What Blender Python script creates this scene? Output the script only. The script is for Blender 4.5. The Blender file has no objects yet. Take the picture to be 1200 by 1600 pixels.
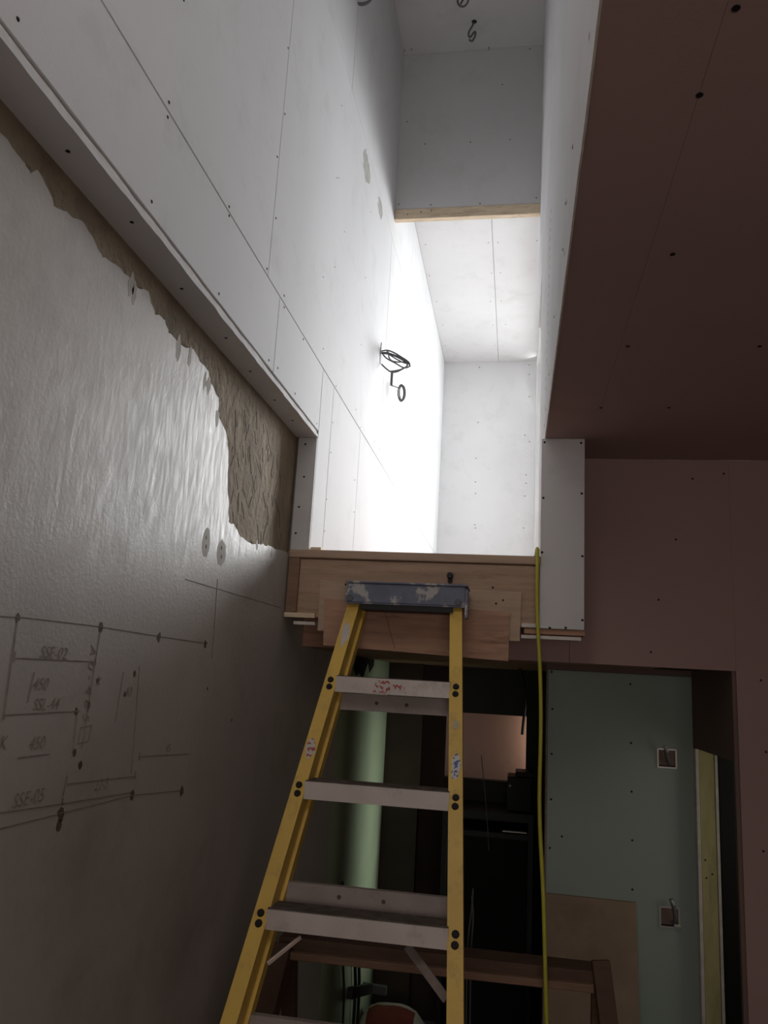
import bpy, bmesh, math, random
from math import sin, cos, pi, hypot
from mathutils import Vector, Matrix, noise
from mathutils.geometry import tessellate_polygon

random.seed(7)
S = bpy.context.scene
C = S.collection
E = 2.13                      # eye height above the ground floor; heights below are written relative to the eye

# ---------------------------------------------------------------- camera
YAW, PITCH, ROLL, FPX = -0.17197, 0.20738, 0.05642, 1230.0
FW = Vector((sin(YAW)*cos(PITCH), cos(YAW)*cos(PITCH), sin(PITCH)))
RT0 = Vector((cos(YAW), -sin(YAW), 0)); UP0 = RT0.cross(FW)
RT = cos(ROLL)*RT0 + sin(ROLL)*UP0
UP = -sin(ROLL)*RT0 + cos(ROLL)*UP0
cam_d = bpy.data.cameras.new('camera'); cam = bpy.data.objects.new('camera', cam_d); C.objects.link(cam)
cam_d.sensor_fit = 'VERTICAL'; cam_d.sensor_height = 36; cam_d.lens = 36*FPX/1600; cam_d.clip_start = 0.02
cam.matrix_world = Matrix((( RT.x, UP.x, -FW.x, 0), (RT.y, UP.y, -FW.y, 0), (RT.z, UP.z, -FW.z, E), (0, 0, 0, 1)))
S.camera = cam

# ---------------------------------------------------------------- world, lamps, exposure
wd = bpy.data.worlds.new('overcast_sky'); S.world = wd; wd.use_nodes = True
bg = wd.node_tree.nodes['Background']; bg.inputs[0].default_value = (0.90, 0.96, 1.0, 1); bg.inputs[1].default_value = 1.5
S.view_settings.view_transform = 'Standard'; S.view_settings.look = 'None'
S.view_settings.exposure = 0.0; S.view_settings.gamma = 1.0; S.view_settings.use_curve_mapping = False

def area(name, loc, aim, sx, sy, watts, col, spread=180):
    l = bpy.data.lights.new(name, 'AREA'); l.shape = 'RECTANGLE'; l.size = sx; l.size_y = sy
    l.energy = watts; l.color = col; l.spread = math.radians(spread)
    o = bpy.data.objects.new(name, l); C.objects.link(o)
    o.location = (loc[0], loc[1], loc[2]+E)
    o.rotation_euler = (Vector(aim)-Vector(loc)).to_track_quat('-Z', 'Y').to_euler()
    return o
area('window_daylight', (1.25, 6.75, 1.95), (-0.45, 4.55, 1.45), 2.6, 2.4, 88, (0.97, 0.985, 0.97))
area('window_booster', (0.95, 8.0, 2.05), (-0.76, 1.6, 1.0), 1.3, 2.0, 73, (0.96, 0.98, 1.0), 60)  # second lamp added outside the window to brighten the near left wall
area('shaft_fill', (-0.33, -0.36, 1.75), (-0.35, 3.0, 0.4), 0.75, 1.6, 12.5, (1.0, 0.92, 0.86))  # unseen fill added in the near shaft for the surfaces facing the camera
area('room_fill', (0.5, -1.9, -0.3), (0.1, 3.0, 0.1), 1.8, 1.4, 15, (1.0, 0.86, 0.78))  # unseen warm fill added behind the camera to lift the lower room
area('passage_fill', (0.30, 4.98, -0.85), (-0.83, 4.94, -0.87), 0.34, 1.4, 1.15, (0.97, 1.0, 0.90), 66)  # unseen fill added to brighten the green length of wall
area('store_lamp', (0.24, 6.50, -0.4), (0.02, 6.6, -0.42), 0.05, 0.6, 0.5, (1.0, 0.80, 0.64))
area('side_room_fill', (1.5, 3.35, -0.5), (0.8, 3.7, -0.7), 0.3, 0.8, 0.9, (1.0, 0.95, 0.75))  # unseen fill added so the door lining shows

# ---------------------------------------------------------------- helpers
def ray(px, py): return RT*((px-600)/FPX) - UP*((py-800)/FPX) + FW
def at(px, py, ax, v):          # where a direction meets a plane of the building (x, y or height = v); relative heights
    d = ray(px, py); return d*(v/d[ax])

def link(o, parent=None):
    C.objects.link(o)
    if parent is not None:
        o.parent = parent
        o.matrix_parent_inverse = Matrix.Translation(parent.location).inverted() if parent.type == 'EMPTY' else Matrix.Identity(4)
    return o
def tag(o, label=None, cat=None, group=None, kind=None):
    if label: o['label'] = label
    if cat: o['category'] = cat
    if group: o['group'] = group
    if kind: o['kind'] = kind
    return o
def empty(name, loc, label, cat, group=None):
    o = bpy.data.objects.new(name, None); C.objects.link(o); o.location = (loc[0], loc[1], loc[2]+E)
    o.empty_display_size = 0.05
    return tag(o, label, cat, group)
def mesh_obj(name, bm, m, parent=None, smooth=False):
    bmesh.ops.recalc_face_normals(bm, faces=bm.faces)
    me = bpy.data.meshes.new(name); bm.to_mesh(me); bm.free(); me.materials.append(m)
    if smooth:
        for p in me.polygons: p.use_smooth = True
    return link(bpy.data.objects.new(name, me), parent)
def add_hexa(bm, P):            # P: 8 corners, bottom ring then top ring
    v = [bm.verts.new((p[0], p[1], p[2]+E)) for p in P]
    for f in ((0,3,2,1),(4,5,6,7),(0,1,5,4),(1,2,6,5),(2,3,7,6),(3,0,4,7)): bm.faces.new([v[i] for i in f])
    return v
def add_box(bm, x0, x1, y0, y1, z0, z1):
    return add_hexa(bm, [(x0,y0,z0),(x1,y0,z0),(x1,y1,z0),(x0,y1,z0),(x0,y0,z1),(x1,y0,z1),(x1,y1,z1),(x0,y1,z1)])
def bev(bm, w, seg=1): bmesh.ops.bevel(bm, geom=bm.edges[:], offset=w, segments=seg, affect='EDGES', clamp_overlap=True)
def box(name, x0, x1, y0, y1, z0, z1, m, parent=None, b=0.0):
    bm = bmesh.new(); add_box(bm, x0, x1, y0, y1, z0, z1)
    if b: bev(bm, b)
    return mesh_obj(name, bm, m, parent)
def add_bar(bm, a, b, w, t, wd_=(1,0,0)):   # bar from a to b, width w along wd_, thickness t across
    a = Vector(a); b = Vector(b); d = (b-a).normalized(); wx = Vector(wd_); wx = (wx - d*wx.dot(d)).normalized(); n = d.cross(wx)
    P = []
    for q in (a, b):
        for sx, sy in ((-1,-1),(1,-1),(1,1),(-1,1)): P.append(q + wx*(sx*w/2) + n*(sy*t/2))
    return add_hexa(bm, P)
def bar(name, a, b, w, t, m, parent=None, wd_=(1,0,0), bv=0.0):
    bm = bmesh.new(); add_bar(bm, a, b, w, t, wd_)
    if bv: bev(bm, bv)
    return mesh_obj(name, bm, m, parent)
def prism(name, pts, off, m, parent=None):  # flat outline given thickness
    bm = bmesh.new(); off = Vector(off)
    lo = [bm.verts.new((p[0], p[1], p[2]+E)) for p in pts]; hi = [bm.verts.new((p[0]+off.x, p[1]+off.y, p[2]+E+off.z)) for p in pts]
    n = len(pts)
    if n > 4:
        for t in tessellate_polygon([[Vector(p) for p in pts]]):
            try: bm.faces.new([lo[i] for i in t]); bm.faces.new([hi[i] for i in reversed(t)])
            except ValueError: pass
    else: bm.faces.new(lo); bm.faces.new(hi[::-1])
    for i in range(n): bm.faces.new((lo[i], hi[i], hi[(i+1)%n], lo[(i+1)%n]))
    return mesh_obj(name, bm, m, parent)
def to_mesh(cu, name, m, parent):
    o = bpy.data.objects.new(name, cu); me = bpy.data.meshes.new_from_object(o); me.name = name; me.materials.clear(); me.materials.append(m)
    bpy.data.objects.remove(o); bpy.data.curves.remove(cu)
    for p in me.polygons: p.material_index = 0; p.use_smooth = name != 'pencil_figures'
    return link(bpy.data.objects.new(name, me), parent)
def tube(name, pts, r, m, parent=None, cyclic=False, taper=None):
    cu = bpy.data.curves.new(name, 'CURVE'); cu.dimensions = '3D'; cu.bevel_depth = r; cu.bevel_resolution = 2; cu.resolution_u = 6
    sp = cu.splines.new('NURBS'); sp.points.add(len(pts)-1)
    for q, p in zip(sp.points, pts): q.co = (p[0], p[1], p[2]+E, 1)
    sp.order_u = min(4, len(pts)); sp.use_endpoint_u = not cyclic; sp.use_cyclic_u = cyclic
    cu.use_fill_caps = True
    return to_mesh(cu, name, m, parent)
def rough_line(a, b, n, amp, ax, seed=0, f=9.0):   # points from a to b with a torn outline along axis ax
    a = Vector(a); b = Vector(b); out = []
    for i in range(n+1):
        p = a.lerp(b, i/n); k = noise.noise(Vector((p.x*f+seed, p.y*f, p.z*f))) + 0.5*noise.noise(Vector((p.x*f*3.7, p.y*f*3.7+seed, p.z*f*3.7)))
        p[ax] += amp*k; out.append(p)
    return out

# ---------------------------------------------------------------- materials
def mat(name, col, rough=0.85, var=0.06, vscale=3.0, bump=0.0, bscale=60, dark=None, dscale=8, damt=0.0, spec=0.3, metal=0.0, stretch=None, bdist=0.002):
    m = bpy.data.materials.new(name); m.use_nodes = True; nt = m.node_tree; N = nt.nodes; L = nt.links
    b = N['Principled BSDF']; b.inputs['Roughness'].default_value = rough; b.inputs['Metallic'].default_value = metal
    b.inputs['Specular IOR Level'].default_value = spec
    tc = N.new('ShaderNodeTexCoord'); src = tc.outputs['Object']
    if stretch:
        mp = N.new('ShaderNodeMapping'); mp.inputs['Scale'].default_value = stretch; L.new(src, mp.inputs[0]); src = mp.outputs[0]
    n1 = N.new('ShaderNodeTexNoise'); n1.inputs['Scale'].default_value = vscale; n1.inputs['Detail'].default_value = 6; L.new(src, n1.inputs['Vector'])
    r1 = N.new('ShaderNodeValToRGB'); r1.color_ramp.elements[0].position = 0.3; r1.color_ramp.elements[1].position = 0.7
    r1.color_ramp.elements[0].color = (*[c*(1-var) for c in col], 1); r1.color_ramp.elements[1].color = (*[min(1, c*(1+var)) for c in col], 1)
    L.new(n1.outputs['Fac'], r1.inputs[0]); out = r1.outputs[0]
    if dark:
        n2 = N.new('ShaderNodeTexNoise'); n2.inputs['Scale'].default_value = dscale; n2.inputs['Detail'].default_value = 8; n2.inputs['Roughness'].default_value = 0.7; L.new(src, n2.inputs['Vector'])
        r2 = N.new('ShaderNodeValToRGB'); r2.color_ramp.elements[0].position = 0.52; r2.color_ramp.elements[1].position = 0.72
        r2.color_ramp.elements[0].color = (0,0,0,1); r2.color_ramp.elements[1].color = (damt, damt, damt, 1); L.new(n2.outputs['Fac'], r2.inputs[0])
        mx = N.new('ShaderNodeMix'); mx.data_type = 'RGBA'; L.new(r2.outputs[0], mx.inputs[0]); L.new(out, mx.inputs[6]); mx.inputs[7].default_value = (*dark, 1); out = mx.outputs[2]
    L.new(out, b.inputs['Base Color'])
    if bump:
        n3 = N.new('ShaderNodeTexNoise'); n3.inputs['Scale'].default_value = bscale; n3.inputs['Detail'].default_value = 5; L.new(src, n3.inputs['Vector'])
        bp = N.new('ShaderNodeBump'); bp.inputs['Strength'].default_value = bump; bp.inputs['Distance'].default_value = bdist
        L.new(n3.outputs['Fac'], bp.inputs['Height']); L.new(bp.outputs[0], b.inputs['Normal'])
    return m
M = {}
M['board'] = mat('grey_plasterboard', (0.70, 0.70, 0.71), 0.8, 0.035, 1.6, 0.15, 180, (0.52, 0.51, 0.50), 5, 0.35)
M['edge'] = mat('plasterboard_edge', (0.74, 0.70, 0.66), 0.95, 0.12, 30, 0.5, 90)
M['pink'] = mat('pink_plasterboard', (0.44, 0.305, 0.29), 0.8, 0.05, 1.5, 0.15, 180)
M['teal'] = mat('green_plasterboard', (0.36, 0.44, 0.40), 0.8, 0.05, 1.2, 0.1, 160)
M['plaster'] = mat('trowelled_plaster', (0.50, 0.465, 0.43), 0.55, 0.10, 2.2, 0.30, 120, (0.33, 0.30, 0.27), 3.0, 0.6, 0.4, bdist=0.003)
def streaks(m):
    nt = m.node_tree; N = nt.nodes; L = nt.links; b = N['Principled BSDF']
    tc = N.new('ShaderNodeTexCoord'); mp = N.new('ShaderNodeMapping'); mp.inputs['Rotation'].default_value = (0.35, 0, 0); mp.inputs['Scale'].default_value = (1, 48, 9)
    n = N.new('ShaderNodeTexNoise'); n.inputs['Scale'].default_value = 1.6; n.inputs['Detail'].default_value = 7; n.inputs['Roughness'].default_value = 0.65
    L.new(tc.outputs['Object'], mp.inputs[0]); L.new(mp.outputs[0], n.inputs['Vector'])
    r = N.new('ShaderNodeMapRange'); r.inputs[1].default_value = 0.3; r.inputs[2].default_value = 0.7; r.inputs[3].default_value = 0.45; r.inputs[4].default_value = 0.68
    L.new(n.outputs['Fac'], r.inputs[0]); L.new(r.outputs[0], b.inputs['Roughness'])
    bp = N.new('ShaderNodeBump'); bp.inputs['Strength'].default_value = 0.22; bp.inputs['Distance'].default_value = 0.0018
    old = b.inputs['Normal'].links[0].from_socket; L.new(n.outputs['Fac'], bp.inputs['Height']); L.new(old, bp.inputs['Normal']); L.new(bp.outputs[0], b.inputs['Normal'])
streaks(M['plaster'])
M['render'] = mat('rough_render', (0.27, 0.215, 0.15), 0.95, 0.18, 9, 0.9, 40, (0.15, 0.115, 0.08), 14, 0.7, bdist=0.009)
M['smear'] = mat('damp_smear', (0.40, 0.365, 0.32), 0.8, 0.15, 20, 0.4, 60)
M['greenpaint'] = mat('pale_green_paint', (0.45, 0.55, 0.38), 0.7, 0.06, 4, 0.2, 40, (0.36, 0.34, 0.26), 3, 0.4)
M['darkpeel'] = mat('dark_peeled_patch', (0.035, 0.035, 0.03), 0.9, 0.2, 20)
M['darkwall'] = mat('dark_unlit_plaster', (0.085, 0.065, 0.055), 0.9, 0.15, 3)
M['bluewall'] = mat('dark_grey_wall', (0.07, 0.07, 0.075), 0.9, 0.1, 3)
M['storewall'] = mat('pinkish_plaster', (0.62, 0.42, 0.34), 0.85, 0.06, 4, 0.2, 40, (0.30, 0.20, 0.16), 4, 0.6)
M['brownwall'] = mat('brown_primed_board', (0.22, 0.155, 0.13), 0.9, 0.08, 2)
M['floor'] = mat('dusty_concrete_floor', (0.20, 0.18, 0.16), 0.9, 0.2, 6, 0.4, 60)
M['wood'] = mat('rough_pine', (0.49, 0.345, 0.25), 0.75, 0.16, 5, 0.3, 20, (0.18, 0.10, 0.06), 2.5, 0.8, stretch=(1.2, 8, 14))
M['ply'] = mat('pale_plywood', (0.53, 0.39, 0.29), 0.75, 0.12, 5, 0.2, 20, (0.24, 0.15, 0.10), 2.5, 0.7, stretch=(1.5, 6, 9))
M['plydk'] = mat('reddish_ply', (0.50, 0.30, 0.21), 0.75, 0.14, 4, 0.2, 20, (0.17, 0.09, 0.06), 2.5, 0.75, stretch=(1.5, 6, 12))
M['newwood'] = mat('new_pine_batten', (0.80, 0.66, 0.48), 0.7, 0.1, 6, 0.2, 30, (0.40, 0.26, 0.15), 4, 0.6, stretch=(2, 8, 10))
M['yellowwood'] = mat('yellow_pine_lining', (0.55, 0.50, 0.26), 0.7, 0.1, 4, 0.15, 30, (0.30, 0.27, 0.13), 3, 0.5, stretch=(8, 8, 1.5))
M['chip'] = mat('chipboard', (0.36, 0.27, 0.20), 0.85, 0.12, 7, 0.3, 60, (0.22, 0.15, 0.11), 4, 0.6)
M['dkwood'] = mat('dark_trestle_timber', (0.12, 0.072, 0.05), 0.75, 0.15, 6, 0.2, 30, stretch=(2, 8, 8))
M['trwood'] = mat('lighter_trestle_timber', (0.27, 0.17, 0.115), 0.75, 0.15, 6, 0.2, 30, stretch=(2, 8, 8))
M['yellow'] = mat('yellow_fibreglass', (0.80, 0.54, 0.115), 0.45, 0.07, 8, 0.1, 60, (0.42, 0.26, 0.08), 14, 0.6, 0.5)
M['alu'] = mat('dusty_aluminium', (0.66, 0.60, 0.565), 0.5, 0.08, 10, 0.15, 80, (0.34, 0.28, 0.25), 12, 0.6, 0.5, 0.15)
M['dirty'] = mat('dirty_tread', (0.13, 0.105, 0.09), 0.85, 0.3, 30, 0.3, 80)
M['dirty2'] = mat('dull_spreader_steel', (0.26, 0.22, 0.20), 0.7, 0.2, 30)
M['alu2'] = mat('darker_aluminium', (0.38, 0.33, 0.31), 0.6, 0.12, 10, 0.15, 80, (0.24, 0.20, 0.18), 12, 0.6, 0.4, 0.1)  # darker aluminium for the rear braces
M['capm'] = mat('blue_grey_plastic', (0.155, 0.18, 0.25), 0.5, 0.2, 14, 0.2, 60, (0.55, 0.53, 0.52), 13, 0.8, 0.5)
M['black'] = mat('black_plastic', (0.018, 0.018, 0.02), 0.5, 0.1)
M['screw'] = mat('black_screw', (0.012, 0.010, 0.010), 0.6, 0.1)
M['cable'] = mat('grey_cable', (0.13, 0.135, 0.14), 0.5, 0.1)
M['cablel'] = mat('light_grey_cable', (0.45, 0.46, 0.46), 0.4, 0.1)
M['hose'] = mat('yellow_green_cable', (0.52, 0.50, 0.06), 0.45, 0.05, 20)
M['steel'] = mat('galvanised_steel', (0.55, 0.53, 0.50), 0.4, 0.1, 20, metal=0.6)
M['pencil'] = mat('pencil_line', (0.27, 0.235, 0.21), 0.8, 0.3, 60)
M['dab'] = mat('dark_fixing_dab', (0.13, 0.10, 0.08), 0.85, 0.3, 60)
M['bag'] = mat('white_paper_sack', (0.62, 0.58, 0.52), 0.8, 0.1, 12, 0.3, 30)
M['red'] = mat('red_print', (0.24, 0.06, 0.045), 0.7, 0.2, 12)
M['white'] = mat('white_plastic', (0.72, 0.72, 0.68), 0.5, 0.05)
M['joint'] = mat('dark_joint_backing', (0.25, 0.235, 0.23), 0.95, 0.1)
M['alu_spreader'] = mat('bright_spreader_bar', (0.70, 0.58, 0.52), 0.45, 0.05, metal=0.2)
for nd in M['capm'].node_tree.nodes:      # hard-edged paint splashes
    if nd.type == 'VALTORGB' and nd.color_ramp.elements[0].color[0] == 0: nd.color_ramp.elements[0].position = 0.56; nd.color_ramp.elements[1].position = 0.60
def label_mat(name, a, b, sc):
    m = bpy.data.materials.new(name); m.use_nodes = True; N = m.node_tree.nodes; L = m.node_tree.links
    v = N.new('ShaderNodeTexNoise'); v.inputs['Scale'].default_value = sc; v.inputs['Detail'].default_value = 3
    tc = N.new('ShaderNodeTexCoord'); L.new(tc.outputs['Object'], v.inputs['Vector'])
    r = N.new('ShaderNodeValToRGB'); r.color_ramp.interpolation = 'CONSTANT'
    r.color_ramp.elements[0].color = (*a, 1); r.color_ramp.elements[1].color = (*b, 1); r.color_ramp.elements[1].position = 0.52
    L.new(v.outputs['Fac'], r.inputs[0]); L.new(r.outputs[0], N['Principled BSDF'].inputs['Base Color']); return m
M['lab_red'] = label_mat('red_white_label', (0.62, 0.58, 0.55), (0.45, 0.10, 0.08), 90)
M['lab_blue'] = label_mat('blue_white_label', (0.70, 0.68, 0.64), (0.10, 0.16, 0.40), 90)
def glass():
    m = bpy.data.materials.new('clear_window_glass'); m.use_nodes = True; N = m.node_tree.nodes; L = m.node_tree.links
    N.remove(N['Principled BSDF']); t = N.new('ShaderNodeBsdfTransparent'); g = N.new('ShaderNodeBsdfGlossy'); g.inputs['Roughness'].default_value = 0.02
    f = N.new('ShaderNodeMixShader'); f.inputs[0].default_value = 0.06; L.new(t.outputs[0], f.inputs[1]); L.new(g.outputs[0], f.inputs[2])
    L.new(f.outputs[0], N['Material Output'].inputs[0]); return m
M['glass'] = glass()

# screw heads share one small mesh
def screw_mesh(axis):
    bm = bmesh.new(); bmesh.ops.create_cone(bm, cap_ends=True, segments=8, radius1=0.0045, radius2=0.0032, depth=0.0016)
    if axis == 'x': bmesh.ops.rotate(bm, verts=bm.verts, matrix=Matrix.Rotation(pi/2, 3, 'Y'))
    if axis == 'y': bmesh.ops.rotate(bm, verts=bm.verts, matrix=Matrix.Rotation(pi/2, 3, 'X'))
    me = bpy.data.meshes.new('screw_head'); bm.to_mesh(me); bm.free(); me.materials.append(M['screw']); return me
SCR = {a: screw_mesh(a) for a in 'xyz'}
def screws(parent, pts, axis, s=1.0):
    for p in pts:
        o = bpy.data.objects.new('screw', SCR[axis]); link(o, parent); o.location = (p[0], p[1], p[2]+E); o.scale = (s, s, s)
def struct(name, obj_, label): obj_.name = name; return tag(obj_, label, 'wall' if 'wall' in name else name.split('_')[0], kind='structure')

# key planes (metres, heights relative to the eye)
H = 0.88; D = 2.786; XL = -0.758; XW = -0.829; XR = 0.093; LT = 0.446; YH = 4.15; TOP = 3.80; RC = 3.15; YB = 7.45
XC = 0.157; FL = -E; PC = 0.105; YK = 3.05; XD = 0.773; YT = 3.733

# ---------------------------------------------------------------- setting: floor and ceilings
struct('floor', box('floor', -1.0, 3.2, -2.6, 7.0, FL-0.1, FL, M['floor']), 'dusty concrete ground floor, dark at the foot of the passage')['category'] = 'floor'
# upper left shaft wall: rows of grey boards over dark backing
wl = struct('wall_upper_left', box('wall', -0.95, XL-0.0135, -0.4, YB, H+0.03, TOP, M['joint']), 'tall grey plasterboard wall on the left of the stair opening')
def boards_x(parent, rows, xa, xb, m, sm=None):
    out = []
    for (y0, y1, z0, z1) in rows:
        g = 0.0018; o = box('plasterboard', xa, xb, y0+g, y1-g, z0+g, z1-g, m, parent, 0.0012); out.append(o)
    return out
J1, J2 = 1.165, 2.525
rows = [(-0.4, 2.212, 0.907, J1), (2.212, 2.80, 0.907, J1), (2.80, 2.99, LT, J1), (2.99, 3.57, LT, J1), (3.57, 4.71, LT, J1), (4.71, YB, LT, J1),
        (-0.4, 2.086, J1, J2), (2.086, 4.11, J1, J2), (4.11, 4.92, J1, J2), (4.92, YB, J1, RC),
        (-0.4, 2.93, J2, TOP), (2.93, 4.92, J2, TOP)]
bl = boards_x(wl, rows, XL-0.0125, XL, M['board'])
pts = [(264,160),(262,183),(237,315),(358,323),(358,337),(342,459),(417,420),(444,462),(444,480),(450,75),(433,245),(431,341),(445,178),(287,0),(28,30),
       (526,420-142),(538,362),(523,417),(571,434),(505,433),(564,539),(474,530),(505,545),(525,603),(556,640),(563,668),(495,662),(517,707),(593,702),(420,563),(434,575),
       (461,615),(520,660),(534,165),(529,278),(579,331),(554,750),(553,800),(510,780),(507,830),(585,690),(640,640),(648,655)]
for i, (a, b) in enumerate(pts):
    p = at(a, b, 0, XL); par = None
    for o, r in zip(bl, rows):
        if r[0] <= p.y <= r[1] and r[2] <= p.z <= r[3]: par = o
    if par: screws(par, [(XL+0.0004, p.y, p.z)], 'x', 1.0 if p.y < 2.6 else 0.8)
# grey smears of filler on the board near the header
for i, (cx, cy, w_, h_) in enumerate(((573, 262, 9, 34), (594, 325, 6, 22))):
    c = at(cx, cy, 0, XL); ry = abs(at(cx+w_, cy, 0, XL).y-c.y); rz = abs(at(cx, cy+h_, 0, XL).z-c.z)
    prism('filler_smear', [(XL-0.0002, c.y+ry*cos(t)*(0.7+0.5*noise.noise(Vector((t*3, i, 0)))), c.z+rz*sin(t)*(0.7+0.5*noise.noise(Vector((t*2, i, 5))))) for t in [k*pi/10 for k in range(20)]],
          (0.0005, 0, 0), mat('filler_grey', (0.42, 0.42, 0.39), 0.9, 0.15, 30) if i == 0 else bpy.data.materials['filler_grey'], wl)

# soffit strip along the left edge of the opening, two board layers with torn edges
sf = struct('ceiling_soffit_left', box('s', -0.95, XL-0.02, -0.4, D, H+0.026, H+0.03, M['joint']), 'narrow grey plasterboard soffit strip along the left wall')
sf['category'] = 'ceiling'
def strip(name, z0, z1, xo, seed, m, parent):
    e = rough_line((xo, -0.4, z0), (xo, D, z0), 150, 0.0025, 0, seed, 14)
    prism(name, [(-0.95, -0.4, z0)] + [tuple(p) for p in e] + [(-0.95, D, z0)], (0, 0, z1-z0), m, parent)
strip('plasterboard', H, H+0.0115, XL+0.001, 1.0, M['board'], sf)
strip('board_edge', H+0.0122, H+0.0245, XL-0.004, 5.0, M['edge'], sf)
screws(sf, [tuple(at(a, b, 2, H-0.0004)) for a, b in ((106,236),(206,347),(284,451),(353,528),(391,580),(429,625),(457,657))], 'z')

# return of the soffit at the landing: narrow upright board on the left
rl = struct('wall_return_left', box('w', XW-0.05, XL-0.001, D+0.013, D+0.25, LT, H-0.001, M['joint']), 'narrow upright grey board strip at the left end of the landing')
o = box('plasterboard', XW, XL, D, D+0.0125, LT-0.006, H-0.001, M['board'], rl, 0.001)
screws(o, [tuple(at(a, b, 1, D-0.0004)) for a, b in ((477,694),(475,745),(467,792),(462,833))], 'y')
rk = bar('timber_block', (XL+0.006, D+0.03, LT+0.005), (XL+0.045, D+0.03, LT+0.005), 0.05, 0.014, M['newwood'], None, (0,1,0))
tag(rk, 'small pale timber block at the foot of the left reveal', 'block')

# right shaft wall with a torn lower edge
wr = struct('wall_upper_right', box('w', XR+0.014, XR+0.12, -0.4, 3.45, H+0.02, TOP, M['joint']), 'narrow grey plasterboard side wall right of the stair opening')
def right_board(y0, y1, z0, z1, amp, seed):
    e = rough_line((XR, y0+0.001, z0), (XR, y1-0.001, z0), 90, amp, 2, seed, 11)
    return prism('plasterboard', [tuple(p) for p in e] + [(XR, y1-0.001, z1), (XR, y0+0.001, z1)], (0.0125, 0, 0), M['board'], wr)
rb1 = right_board(-0.4, D, H+0.0135, 1.95, 0.0, 3.0)
e_ = rough_line((XR-0.0012, -0.4, H-0.0008), (XR-0.0012, D-0.001, H-0.0008), 120, 0.0045, 2, 2.0, 12)
prism('board_edge', [tuple(p) for p in e_] + [(XR-0.0012, D-0.001, H+0.0131), (XR-0.0012, -0.4, H+0.0131)], (0.004, 0, 0), M['edge'], wr)
rb2 = right_board(-0.4, 2.65, 1.953, TOP, 0.0006, 6.0)
rb3 = right_board(2.653, YH, 1.953, TOP, 0.0006, 8.0)
box('upper_backing', XR+0.014, XR+0.12, 3.45, YH, 1.965, TOP, M['joint'], wr)
rb4 = box('plasterboard', XR, XR+0.0125, D+0.002, 3.55, LT, 1.95, M['board'], wr)
screws(rb1, [(XR-0.0004, p.y, p.z) for p in (at(a, b, 0, XR) for a, b in ((895,230),(884,318),(880,390),(866,495),(858,585),(853,640)))], 'x', 0.9)
# torn paper flecks along the joint
for a, b in ((921,55),(895,228),(886,315),(882,395),(857,520),(855,570)):
    p = at(a, b, 0, XR); prism('paper_tear', [(XR-0.0008, p.y-0.006, p.z-0.005), (XR-0.0008, p.y+0.007, p.z-0.003), (XR-0.0008, p.y+0.004, p.z+0.006), (XR-0.0008, p.y-0.004, p.z+0.003)], (0.0006, 0, 0), M['smear'], wr)
for k in range(24):      # chipped joint line
    t = k/24; p = at(861-11*t, 330+350*t, 0, XR)
    if random.random() < 0.75:
        prism('joint_chip', [(XR-0.0008, p.y-0.002, p.z-0.008), (XR-0.0008, p.y+0.003, p.z-0.006), (XR-0.0008, p.y+0.002, p.z+0.009), (XR-0.0008, p.y-0.001, p.z+0.008)], (0.0006, 0, 0), M['smear'], wr)

# board facing the room at the right end of the landing, with two battens under it
rr = struct('wall_return_right', box('w', XR+0.01, 0.225, D+0.013, YK-0.001, 0.21, H-0.002, M['joint']), 'upright grey board right of the timber landing edge, screwed round its rim')
o = box('plasterboard', XR-0.012, 0.232, D, D+0.0125, 0.197, H-0.001, M['board'], rr, 0.001)
screws(o, [tuple(at(a, b, 1, D-0.0004)) for a, b in ((851,691),(908,692),(849,778),(909,771),(847,863),(910,869),(910,969),(884,981),(859,981))], 'y', 1.1)
box('batten', 0.03, 0.236, D+0.014, YK-0.002, 0.178, 0.196, M['plydk'], rr, 0.001)
box('batten', 0.02, 0.222, D-0.001, D+0.03, 0.160, 0.172, M['edge'], rr, 0.001)
box('batten', 0.02, 0.075, D+0.001, D+0.03, 0.198, 0.212, M['edge'], rr, 0.001)

# header wall and top ceiling of the shaft
wh = struct('wall_header', box('w', XL, 0.112, YH+0.013, YH+0.035, 2.70, TOP, M['joint']), 'dark grey header board across the top of the shaft above a pale batten')
o = box('plasterboard', XL, 0.108, YH, YH+0.0125, 2.731, TOP, M['board'], wh, 0.001)
screws(o, [tuple(at(a, b, 1, YH-0.0004)) for a, b in ((636,190),(664,225),(735,222),(797,218),(785,132),(623,319),(673,320),(750,318),(838,309),(764,77),(652,80),(828,76))], 'y', 1.0)
bt = box('timber_batten', XL+0.001, 0.105, YH-0.004, YH+0.035, 2.662, 2.728, M['newwood'], wh, 0.002)
for a, b in ((658,329),(637,333),(674,327)): screws(bt, [tuple(at(a, b+2, 1, YH-0.0045))], 'y', 0.9)
ct = struct('ceiling_shaft', box('c', -0.95, 0.3, -0.4, YH+0.1, TOP+0.0125, TOP+0.1, M['joint']), 'dim grey ceiling boards at the very top of the shaft')
box('plasterboard', XL, XR+0.02, -0.4, 2.3, TOP, TOP+0.0125, M['board'], ct)
box('plasterboard', XL, XR+0.02, 2.303, YH, TOP, TOP+0.0125, M['board'], ct)
screws(ct, [tuple(at(a, b, 2, TOP-0.0004)) for a, b in ((632,79),(643,77),(764,74),(828,73))], 'z', 1.0)

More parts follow.
